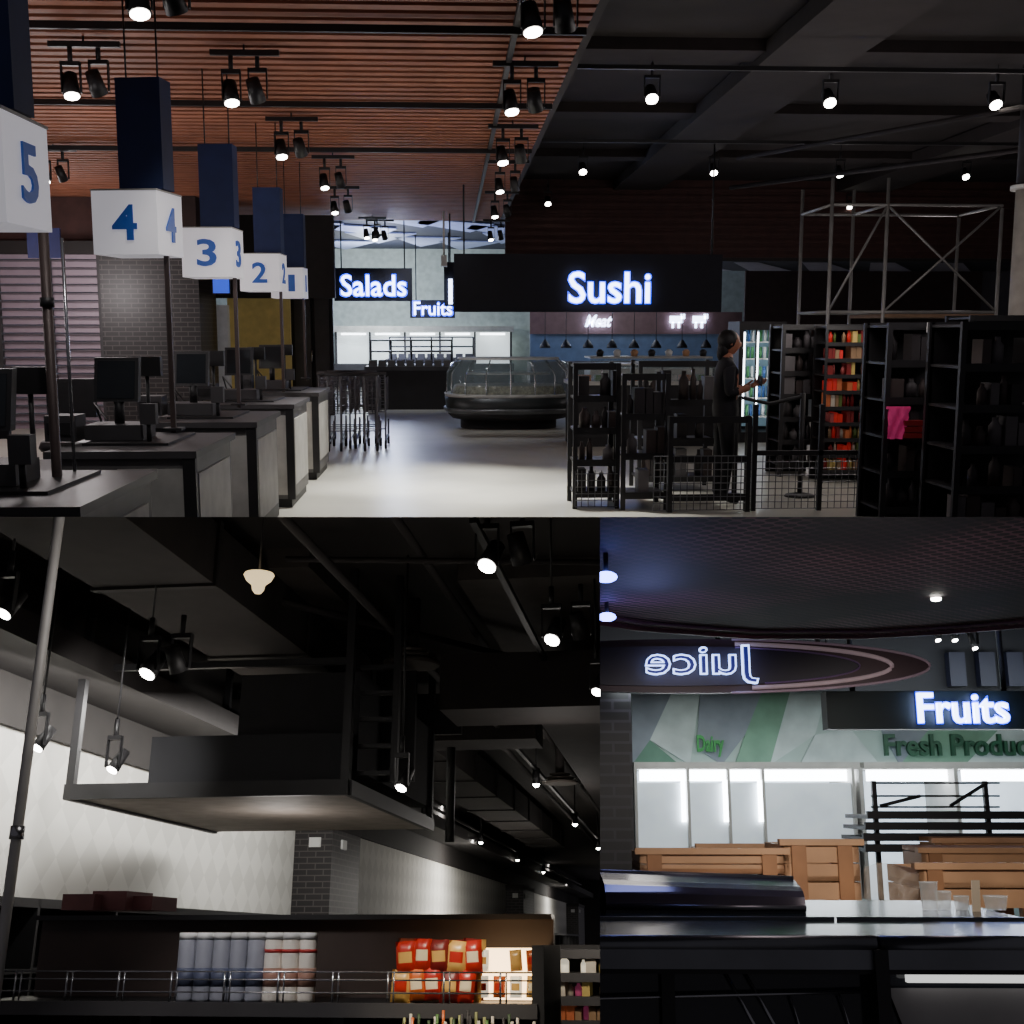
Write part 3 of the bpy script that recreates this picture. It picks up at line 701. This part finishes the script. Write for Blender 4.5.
# foreground gondola
gd=4.2
GB=M('gondola_back',(66,54,50),.6)
b=B('gondola_shelf',k)
x0=P(k,-40,1003,gd).x; x1=P(k,538,1003,gd).x; zs=P(k,300,1004,gd).z
b.box(x0,x1,gd+.5,gd+.55,0,P(k,300,916,gd+.5).z,GB); b.box(x0,x1,gd+.44,gd+.5,P(k,300,920,gd+.5).z,P(k,300,915,gd+.5).z,BLK)
b.box(x0,x1,gd,gd+.5,zs-.03,zs,BLK); b.box(x0,x1,gd-.02,gd,zs-.04,zs+.005,DKG)
for z in (zs-.22,zs-.6,zs-1.0): b.box(x0,x1,gd-.12,gd+.5,z-.03,z,BLK)
for i in range(4):
    x=x0+(x1-x0)*i/3; b.box(x-.02,x+.02,gd+.02,gd+.5,0,zs,BLK)
b.box(x1-.02,x1+.02,gd,gd+.55,0,P(k,538,945,gd+.5).z,BLK)
b.done()
b=B('chrome_shelf_rail',k)
for zz in (.035,.075,.1): b.cyl((x0,gd+.01,zs+zz),(x1,gd+.01,zs+zz),.003,CHR,n=6)
x=x0
while x<x1:
    b.cyl((x,gd+.01,zs),(x,gd+.01,zs+.1),.004,CHR,n=6); b.cyl((x+.02,gd+.01,zs),(x+.02,gd+.01,zs+.1),.003,CHR,n=6); x+=.19
b.done()
CAN=M('canister_grey',(150,152,165),.4); CANW=M('canister_white',(220,213,204),.4); CAP=M('canister_lid',(225,225,225),.4); LBL=M('label_blue_grey',(84,90,115),.5); LB2=M('label_tan',(160,120,105),.5)
b=B('milk_powder_canisters',k)
for j in range(2):
    for i in range(8):
        p=P(k,183+i*17.5,1003,gd+.12+j*.12); c0=Vector((p.x,gd+.12+j*.12,zs)); q=CAN if i<5 else CANW
        b.lathe(c0,[(.03,0),(.031,.01),(.031,.2),(.029,.205)],q,16); b.lathe(c0+Vector((0,0,.205)),[(.032,0),(.032,.02),(.028,.022)],CAP,16)
        b.lathe(c0+Vector((0,0,.05)),[(.0315,0),(.0315,.06)],LBL if i<5 else LB2,16)
        if i>=5: b.lathe(c0+Vector((0,0,.16)),[(.0315,0),(.0315,.012)],M('label_red',(170,50,50),.5),16)
b.done()
b=B('noodle_bags',k)
nb=[M('bag_red',(185,45,35),.3),M('bag_orange',(205,100,45),.3),M('bag_gold',(220,172,95),.3),M('bag_brown',(130,60,40),.3),M('bag_cream',(235,215,180),.3),M('bag_darkred',(120,30,28),.4)]
xa=P(k,390,1000,gd+.1).x; xb_=P(k,466,1000,gd+.1).x
for dr in (.17,.11,.05):
    for r in range(2):
        x=xa+random.uniform(0,.02)
        while x<xb_:
            w_=random.uniform(.055,.075); h_=.105
            m1,m2=random.choice([(nb[0],nb[2]),(nb[1],nb[4]),(nb[3],nb[2]),(nb[2],nb[0]),(nb[0],nb[4]),(nb[5],nb[2])])
            b.pillow((x+w_/2,gd+.04+dr,zs+.056+r*.092+random.uniform(-.004,.008)),w_,h_,.045,m1,m2,random.uniform(-.12,.12))
            x+=w_*.88
b.done()
b=B('lit_promo_display',k)
b.pbox(470,537,948,1000,gd+.28,.03,M('lit_panel',(255,230,185),.5,es=5,ecol=(255,215,160)))
xa=P(k,474,1000,gd+.2).x
for i in range(4):
    for j in range(2):
        if (i*2+j)%5!=3: b.pillow((xa+.03+i*.058,gd+.2,zs+.05+j*.085),.042,.07,.03,random.choice([nb[1],nb[2],nb[4],M('pack_cream',(235,225,200),.5,es=.7)]),random.choice([nb[0],nb[4],nb[2]]),random.uniform(-.1,.1))
b.done()
b=B('bottled_sauces',k)
GR=[M('leaf',(80,115,58),.5),M('leaf2',(135,135,85),.5),M('leaf_dark',(52,72,42),.5),nb[1],M('pack_white'),M('goods_dark')]
x=P(k,405,1020,gd-.08).x; xe=P(k,536,1020,gd-.08).x
while x<xe:
    h=random.uniform(.15,.2); b.lathe((x,gd-.09,zs-.22),[(.012,0),(.013,h*.6),(.005,h*.78),(.005,h)],random.choice(GR),8)
    b.lathe((x+.012,gd-.05,zs-.22),[(.012,0),(.013,h*.7),(.005,h*.85),(.005,h*1.05)],random.choice(GR),8)
    x+=.027
b.done()
b=rack('gondola_shelf',k,P(k,541,1000,6).x,P(k,630,1000,6).x,6,6.4,.4,P(k,570,945,6).z,11,mat=DKG,goods=[RY[2],RY[3],M('pack_cream'),RY[1],M('pink_label',(210,90,140),.5,es=.1),RY[3],RY[6]],back=True,gw=(.03,.055),lip=.015); b.done()
# lights room 2
light(2,'wall_washer','AREA',(-3.9,10.5,3.35),150,(1,.98,.93),target=(-5,10.7,2.3),sx=8,sy=.15)
light(2,'wall_washer','AREA',(-4.1,25,3.35),620,(1,.96,.88),target=(-5,25,2.5),sx=.15,sy=16)
light(2,'wall_washer','AREA',(-4.1,45,3.35),480,(1,.96,.88),target=(-5,45,2.5),sx=.15,sy=14)
light(2,'wall_washer','SPOT',(-3.4,7.5,3.3),120,(1,.98,.93),target=(-5,8.9,2.4),spot=1.6)
for x,y,z,e in ((-2.6,7.0,2.9,7),(-1,10,2.9,9),(-1.5,15,2.8,20),(-.3,7,3.0,6),(-2.6,24,2.6,30),(-3.3,9.8,2.3,12),(-1.6,3.4,2.6,6)): light(2,'room_fill','POINT',(x,y,z),e,(1,.94,.88),size=.25)  # added fill points below the ceiling, one beside the conduit
p=P(k,450,900,gd); light(2,'shelf_fill','SPOT',(p.x,gd-.9,2.5),100,(1,.9,.72),target=(p.x+.05,gd+.0,zs-.05),spot=.6)  # added spot that brightens the bags and sauces
p=P(k,240,900,gd); light(2,'shelf_fill','SPOT',(p.x,gd-.8,2.6),40,(1,.96,.94),target=(p.x,gd+.1,zs),spot=.9)  # added spot for the canisters and shelf back
p=P(k,580,960,5.4); light(2,'shelf_fill','POINT',(p.x,5.5,1.75),9,(1,.9,.75),size=.05)  # added fill for the shelf at the right edge

# =============== ROOM 3
k=3
PF=perfmat('perforated_metal',(112,74,82),(6,4,8),30)
b=B('ceiling_perforated',k)
zc=2.15
edge=[(540,615),(600,622),(640,628),(750,636),(860,636),(950,631),(1080,620)]
near=[(x,500) for x,_ in edge]
for (a,c),(d1,e1) in zip(zip(edge,edge[1:]),zip(near,near[1:])):
    b.poly([PZ(k,*a,zc),PZ(k,*c,zc),PZ(k,*e1,zc),PZ(k,*d1,zc)],PF)
MAR=M('maroon_gloss',(64,18,34),.45)
pts=[PZ(k,*e,zc) for e in edge]
b.tube(pts,.012,MAR,6)
b.tube([p+Vector((0,-.14,-.003)) for p in pts],.006,M('mauve_seam',(80,48,60),.6),6)
for i in range(len(pts)-1):
    a_,c_=pts[i],pts[i+1]; b.poly([a_,c_,c_+Vector((0,0.01,.35)),a_+Vector((0,.01,.35))],MAR)
b.done()
b=B('ceiling_upper_dark',k); b.box(-6,12,3.2,14,3.3,3.35,M('navy_dark',(14,13,24),.6)); b.done()
b=B('floor_juice_bar',k); b.box(-6,12,1,14,-.05,0,flm); b.done()
b=B('bulkhead_navy',k); x0,x1,z0,z1=b.ext(560,1080,600,691,7.5); b.box(x0,x1,7.5,7.6,z0,3.3,M('navy_bulkhead',(10,9,20),.7))
for px in (950,980,1008): b.pbox(px,px+16,652,686,7.4,.08,M('navy_box',(14,16,40),.6))
b.done()
# juice bulkhead, with the glossy ceiling's reflection built in as mirrored letters
b=B('juice_reflection_panel',k)
jd=5.2
def ell(cx,cy,rx,ry,a0,a1,d,n=30): return [P(k,cx+rx*math.cos(math.radians(a0+(a1-a0)*i/n)),cy-ry*math.sin(math.radians(a0+(a1-a0)*i/n)),d) for i in range(n+1)]
b.poly(ell(690,666,240,27,0,360,jd)[:-1],M('maroon_panel',(58,26,38),.5),(0,.06,0))
b.poly(ell(670,666,190,20,0,360,jd-.03)[:-1],M('navy_panel',(30,17,34),.5),(0,.02,0))
LN=M('pale_pink_trim',(160,135,148),.5,es=.08)
b.tube(ell(690,666,240,27,-80,80,jd-.01),.006,LN,6)
b.tube(ell(680,666,212,23,-70,75,jd-.02),.01,M('pink_grey_trim',(185,160,165),.5,es=.16),6)
b.tube(ell(670,666,190,20,-60,70,jd-.04),.004,M('mauve_line',(110,80,120),.4,es=.05),6)
for px in (720,760):
    p=P(k,px,655,jd); b.cyl(p+Vector((0,.04,0)),(p.x,p.y+.04,3.3),.012,BLK)
SJ=M('reflected_blue_letters',(190,205,255),.3,es=4,ecol=(165,190,255)); SJD=M('reflected_letter_core',(30,34,90),.4,es=.3,ecol=(50,60,200))
b.ptext('Juice',645,758,645,684,jd-.1,SJ,bold=.02,flip=True,ex=.012)  # reflected sign, put in as flipped glowing text
b.ptext('Juice',647,756,647,682,jd-.12,SJD,bold=-.014,flip=True,ex=.012)
b.done()
BL=M('blue_lamp',(150,170,255),.3,es=14,ecol=(110,130,255))
b=B('blue_ceiling_light',k)
for px,py,dd in ((605,577,2.7),(606,617,3.4)):
    p=P(k,px+1,py,dd); b.sph(p,.022,BL,(1.2,1,.6)); b.cyl(p,(p.x,p.y,zc),.006,BLK)
b.done()
b=B('recessed_downlight',k)
for px,py in ((936,598),):
    p=PZ(k,px,py,zc-.004); b.lathe(p-Vector((0,0,.008)),[(.01,0),(.014,.004),(.014,.008)],LENS,14)
b.done()
for px,py in ((824,662),(955,640),(975,648),(938,640)): spotfix(k,px,py,0,3.3,d=7,pair=False,r=.018,bar=False)
# back wall
wd=8.5
b=B('wall_produce',k); b.box(-3,12,wd,wd+.1,0,3.3,M('mint_wall',(174,190,182),.7,noise=.04)); b.done()
b=B('wall_mural_triangles',k)
cg=M('mural_green',(122,158,134),.7); cgr=M('mural_grey',(136,142,150),.7); cw=M('mural_white',(190,200,196),.7); cdg=M('mural_deep',(98,134,114),.7)
for pts_,m in (([(632,692),(672,692),(650,740),(632,765)],cgr),([(672,692),(700,692),(690,765),(650,740)],cw),([(700,692),(762,692),(745,735),(722,765),(697,748)],cgr),([(762,692),(790,692),(745,735)],cg),([(632,765),(650,740),(680,765)],cdg),([(790,692),(827,692),(815,735),(770,765)],cw),([(745,735),(790,692),(770,765),(735,765)],cg),([(815,735),(850,728),(880,765),(800,765)],cw),([(880,728),(930,728),(900,765)],cgr),([(930,728),(1000,728),(965,765),(900,765)],cg),([(1000,728),(1040,728),(1040,765),(965,765)],cw)):
    b.poly([P(k,x,y,wd-.02) for x,y in pts_],m,(0,.015,0))
GT=M('green_letters',(40,140,60),.5,es=.08); GT2=M('dark_green_letters',(36,84,58),.5)
b.ptext('Dairy',697,724,735,757,wd-.06,GT,bold=.03)
b.ptext('Fresh Produce',884,1040,734,756,wd-.06,GT2,bold=.02,ex=.02)
b.done()
BRK3=brickmat('dark_brick_small',(14,12,17),(22,19,26),(46,42,52),bw=.2,rh=.06)
b=B('brick_column',k); x0,x1,_,_=b.ext(590,633,690,870,7.0); b.box(x0-.3,x1,7.0,7.4,0,P(k,610,692,7).z,BRK3); b.done()
hsign('fruits_sign',827,1040,691,729,6.2,[('Fruits',918,1008,693,723)],3.3,M('sign_board3',(30,44,46),.5),k=3)
# coolers
FR=M('frosted_door',(195,205,212),.6,es=.6,noise=.25,ns=3); CB=M('cooler_back',(210,224,236),.5,es=1.1); TUB3=M('light_tube_bright',(240,248,255),.3,es=16)  # doors and back glow to stand for the light inside the cooler
b=B('display_cooler',k)
cdp=7.6
b.pbox(636,858,768,900,cdp+.6,.05,CB); b.pbox(634,860,762,769,cdp,.7,GREY)
b.pbox(640,856,770,781,cdp+.1,.05,TUB3)
for a,c in ((638,688),(692,729),(733,764),(768,856)):
    b.pbox(a,c,783,900,cdp+.02,.02,FR)
for px in (637,690,731,766,857): b.pbox(px-1.5,px+1.5,768,900,cdp-.02,.6 if px in(637,857) else .05,GREY)
for px in (684,726,761): b.pbox(px-2.5,px+2,780,822,cdp-.01,.02,TUB3)  # bright streaks on the doors, put in as glowing strips
x0,x1,z0,z1=b.ext(634,860,768,900,cdp); b.box(x0,x1,cdp,cdp+.65,0,.7,DKG)
b.done()
b=B('display_cooler',k)
b.pbox(864,1050,768,900,cdp+.6,.05,CB); b.pbox(864,1050,762,769,cdp,.7,GREY); b.pbox(868,958,770,781,cdp+.1,.05,TUB3); b.pbox(964,1050,770,781,cdp+.1,.05,TUB3)
for px in (865,961): b.pbox(px-2,px+2,768,900,cdp-.02,.6,GREY)
x0,x1,z0,z1=b.ext(864,1050,768,900,cdp); b.box(x0,x1,cdp,cdp+.65,0,.7,DKG)
b.done()
b=B('black_produce_rack',k)
rd=6.6
for (py,a,c) in ((811,866,1040),(822,864,1045),(833,862,1045),(844,864,1045)):
    x0,x1,z0,z1=b.ext(a,c,py,py+8,rd); b.box(x0,x1,rd,rd+.45,z0,z1-.02,BLK); b.box(x0,x1,rd-.03,rd,z0,z1,BLK)
for px in (876,988,1040):
    x0=P(k,px,810,rd+.2).x; b.box(x0-.012,x0+.012,rd+.2,rd+.23,0,P(k,px,780,rd).z,BLK)
for py in (782,795,806):
    x0,x1,z0,z1=b.ext(872,1000,py,py+2,rd+.2); b.box(x0,x1,rd+.2,rd+.23,z0,z1,BLK)
b.cyl(P(k,880,806,rd+.2),P(k,920,796,rd+.2),.01,BLK); b.cyl(P(k,950,806,rd+.2),P(k,985,784,rd+.2),.01,BLK)
b.done()
# wooden crates
CR2=M('pine_dark',(160,112,74),.6,noise=.2)
def crate(px0,px1,py0,py1,d,dep,n):
    b=B('wooden_produce_crate',k); x0,x1,z0,z1=b.ext(px0,px1,py0,py1,d)
    h=(z1-z0)/n
    for i in range(n):
        b.box(x0,x1,d,d+.02,z0+i*h,z0+(i+1)*h-.006,CRATE); b.box(x0,x1,d+dep-.02,d+dep,z0+i*h,z0+(i+1)*h-.006,CRATE)
        for x in (x0,x1-.02): b.box(x,x+.02,d,d+dep,z0+i*h,z0+(i+1)*h-.006,CRATE)
    b.box(x0-.02,x1+.02,d-.02,d+.03,z1-.005,z1+.02,CRATE); b.box(x0,x1,d,d+dep,z0+h,z0+h+.02,CR2)
    for x in (x0+.03,x1-.09): b.box(x,x+.06,d-.015,d,z0,z1,CR2)
    for x in (x0,x1-.05):
        for y in (d,d+dep-.05): b.box(x,x+.05,y,y+.05,0,z0,CR2)
    b.done()
crate(640,784,853,884,5.2,.45,3); crate(700,786,848,866,5.9,.4,2); crate(785,860,844,900,5.25,.45,3)
crate(920,1050,868,908,5.0,.45,2); crate(922,1050,852,868,5.8,.3,1); crate(935,1050,842,853,6.25,.25,1)
b=B('plastic_sheeting',k)
rows=[]
for j in range(6):
    rows.append([b.bm.verts.new(P(k,864+i*11,868+j*8-6*math.sin(i),4.8+.08*math.sin(i*2+j))) for i in range(6)])
for a,c in zip(rows,rows[1:]):
    for i in range(5): b.face([a[i],a[i+1],c[i+1],c[i]],M('clear_plastic',(190,170,150),.3,alpha=.35),True)
b.done()
# foreground counter
b=B('juice_bar_counter',k)
fd=2.3
zt=P(k,760,936,fd).z; xL=P(k,560,936,fd).x; xR=P(k,1100,936,fd).x; xm=P(k,876,936,fd).x
CTOP=M('counter_glass_top',(34,46,46),.18)
STEEL=M('brushed_steel',(120,122,128),.3,.6)
b.box(xL,xR,fd,fd+.8,zt-.02,zt,CTOP)
for (xa_,xb_) in ((xL,xm-.003),(xm+.003,xR)):
    b.cyl((xa_,fd-.005,zt-.012),(xb_,fd-.005,zt-.012),.014,STEEL,n=16)
    b.box(xa_,xb_,fd-.015,fd,zt-.055,zt-.02,STEEL); b.box(xa_,xb_,fd-.008,fd+.01,zt-.064,zt-.055,BLK)
    b.box(xa_,xb_,fd+.3,fd+.31,zt,zt+.006,STEEL)
DG=M('counter_dark_glass',(40,42,48),.08)
INN=M('inner_grey',(150,146,146),.4)
b.box(xL,xR,fd+.03,fd+.05,0,zt-.03,DG)
b.box(xm-.012,xm+.012,fd-.03,fd+.03,0,zt-.02,BLK)
b.cyl((xL,fd+.01,zt-.11),(xm,fd+.01,zt-.095),.003,CHR)
x=P(k,668,980,fd).x; b.box(x-.012,x+.012,fd,fd+.02,0,zt-.06,BLK)
for px in (725,745):
    x=P(k,px,980,fd).x; b.cyl((x,fd+.015,zt-.06),(x+.09,fd+.015,zt-.22),.003,CHR)  # diagonal highlights on the dark glass, put in as thin rods
for px in (790,840):
    x=P(k,px,980,fd).x; b.cyl((x,fd+.015,zt-.1),(x+.03,fd+.015,zt-.2),.002,CHR)  # shorter painted reflections on the glass, also rods
x=P(k,905,955,fd).x; b.box(x,xR,fd-.005,fd+.01,zt-.078,zt-.058,M('lit_shelf_edge',(225,225,222),.4,es=1.2))
b.poly([(x-.03,fd+.018,zt-.09),(xR,fd+.018,zt-.09),(xR,fd+.018,zt-.32),(x+.05,fd+.018,zt-.32)],INN)
b.done()
b=B('counter_display_case',k)
y0=fd+.46; x0,x1=P(k,606,910,y0).x,P(k,806,910,y0).x
LID=M('case_glass_grey',(88,86,96),.15,.1)
prof=[(0,0),(0,.02),(.015,.042),(.05,.056),(.12,.062),(.3,.07),(.3,0)]
b.poly([(x0,y0+a_,zt+c_) for a_,c_ in prof],DKG)
b.poly([(x1+.12*a_,y0+a_,zt+c_*.75) for a_,c_ in prof],DKG)
for (a_,c_),(a2,c2) in zip(prof,prof[1:]):
    b.poly([(x0,y0+a_,zt+c_),(x1+.12*a_,y0+a_,zt+c_*.75),(x1+.12*a2,y0+a2,zt+c2*.75),(x0,y0+a2,zt+c2)],LID)
b.cyl((x0,y0-.004,zt+.012),(x1,y0-.004,zt+.01),.006,STEEL,n=10)
b.cyl((x0,y0+.3,zt+.07),(x1+.036,y0+.3,zt+.055),.005,STEEL,n=10)
b.done()
GC=M('clear_cup',(225,222,212),.15,alpha=.45,es=.2)
for px,r,h in ((930,.02,.06),(944,.018,.04),(962,.017,.03),(996,.026,.03)):
    b=B('glass_cup',k); p=P(k,px,908,fd+.55); b.lathe((p.x,p.y,zt),[(r*.8,0),(r*.85,.004),(r,h),(r*1.05,h),(r*.95,h-.002)],GC,16); b.done()
b=B('card_holder',k); p=P(k,977,908,fd+.5); b.poly([(p.x-.01,p.y,zt),(p.x+.008,p.y,zt),(p.x+.018,p.y+.02,zt+.065),(p.x,p.y+.02,zt+.065)],M('cream_card',(235,215,180),.6,es=.15),(0,.004,0)); b.done()
# lights room 3
c=P(k,750,740,7.2); light(k,'cooler_lamp','AREA',(c.x,6.9,2.3),9,(.88,.98,1),target=(c.x,8.5,1.9),sx=1.6,sy=.2)
c=P(k,950,740,7.2); light(k,'cooler_lamp','AREA',(c.x,6.9,2.3),9,(.88,.98,1),target=(c.x,8.5,1.9),sx=1.6,sy=.2)
c=P(k,740,800,4.2); light(k,'crate_fill','SPOT',(c.x,3.6,2.0),46,(1,.93,.85),target=(c.x,5.3,1.3),spot=1.2)  # added spot to brighten the left crate fronts
c=P(k,980,800,4.2); light(k,'crate_fill','SPOT',(c.x,3.6,2.0),46,(1,.93,.85),target=(c.x,5.3,1.3),spot=1.2)  # added spot to brighten the right crate fronts
c=P(k,900,800,2.6); light(k,'room_fill','POINT',(c.x,2.7,1.75),1.5,(1,.8,.8),size=.1)  # added warm fill for the perforated ceiling
c=P(k,850,800,1.5); light(k,'counter_fill','SPOT',(c.x,1.3,2.0),16,(.9,.92,1),target=(c.x,2.3,1.2),spot=1.7,size=.1)  # added spot near the camera that lights the counter front
c=P(k,640,600,3.5); light(k,'blue_lamp_light','POINT',(c.x,3.3,2.0),2.5,(.35,.4,1),size=.1)

# world
w=bpy.data.worlds.new('world'); bpy.context.scene.world=w; w.use_nodes=True
w.node_tree.nodes['Background'].inputs[0].default_value=(.9,.86,.95,1); w.node_tree.nodes['Background'].inputs[1].default_value=.09
cd=bpy.data.cameras.new('camera'); cd.sensor_width=36; cd.lens=36*F/1024; cd.clip_start=.05; cd.clip_end=200
co=bpy.data.objects.new('camera',cd); bpy.context.scene.collection.objects.link(co)
co.matrix_world=Matrix.Translation(CAM)@RR[1].to_4x4()
bpy.context.scene.camera=co
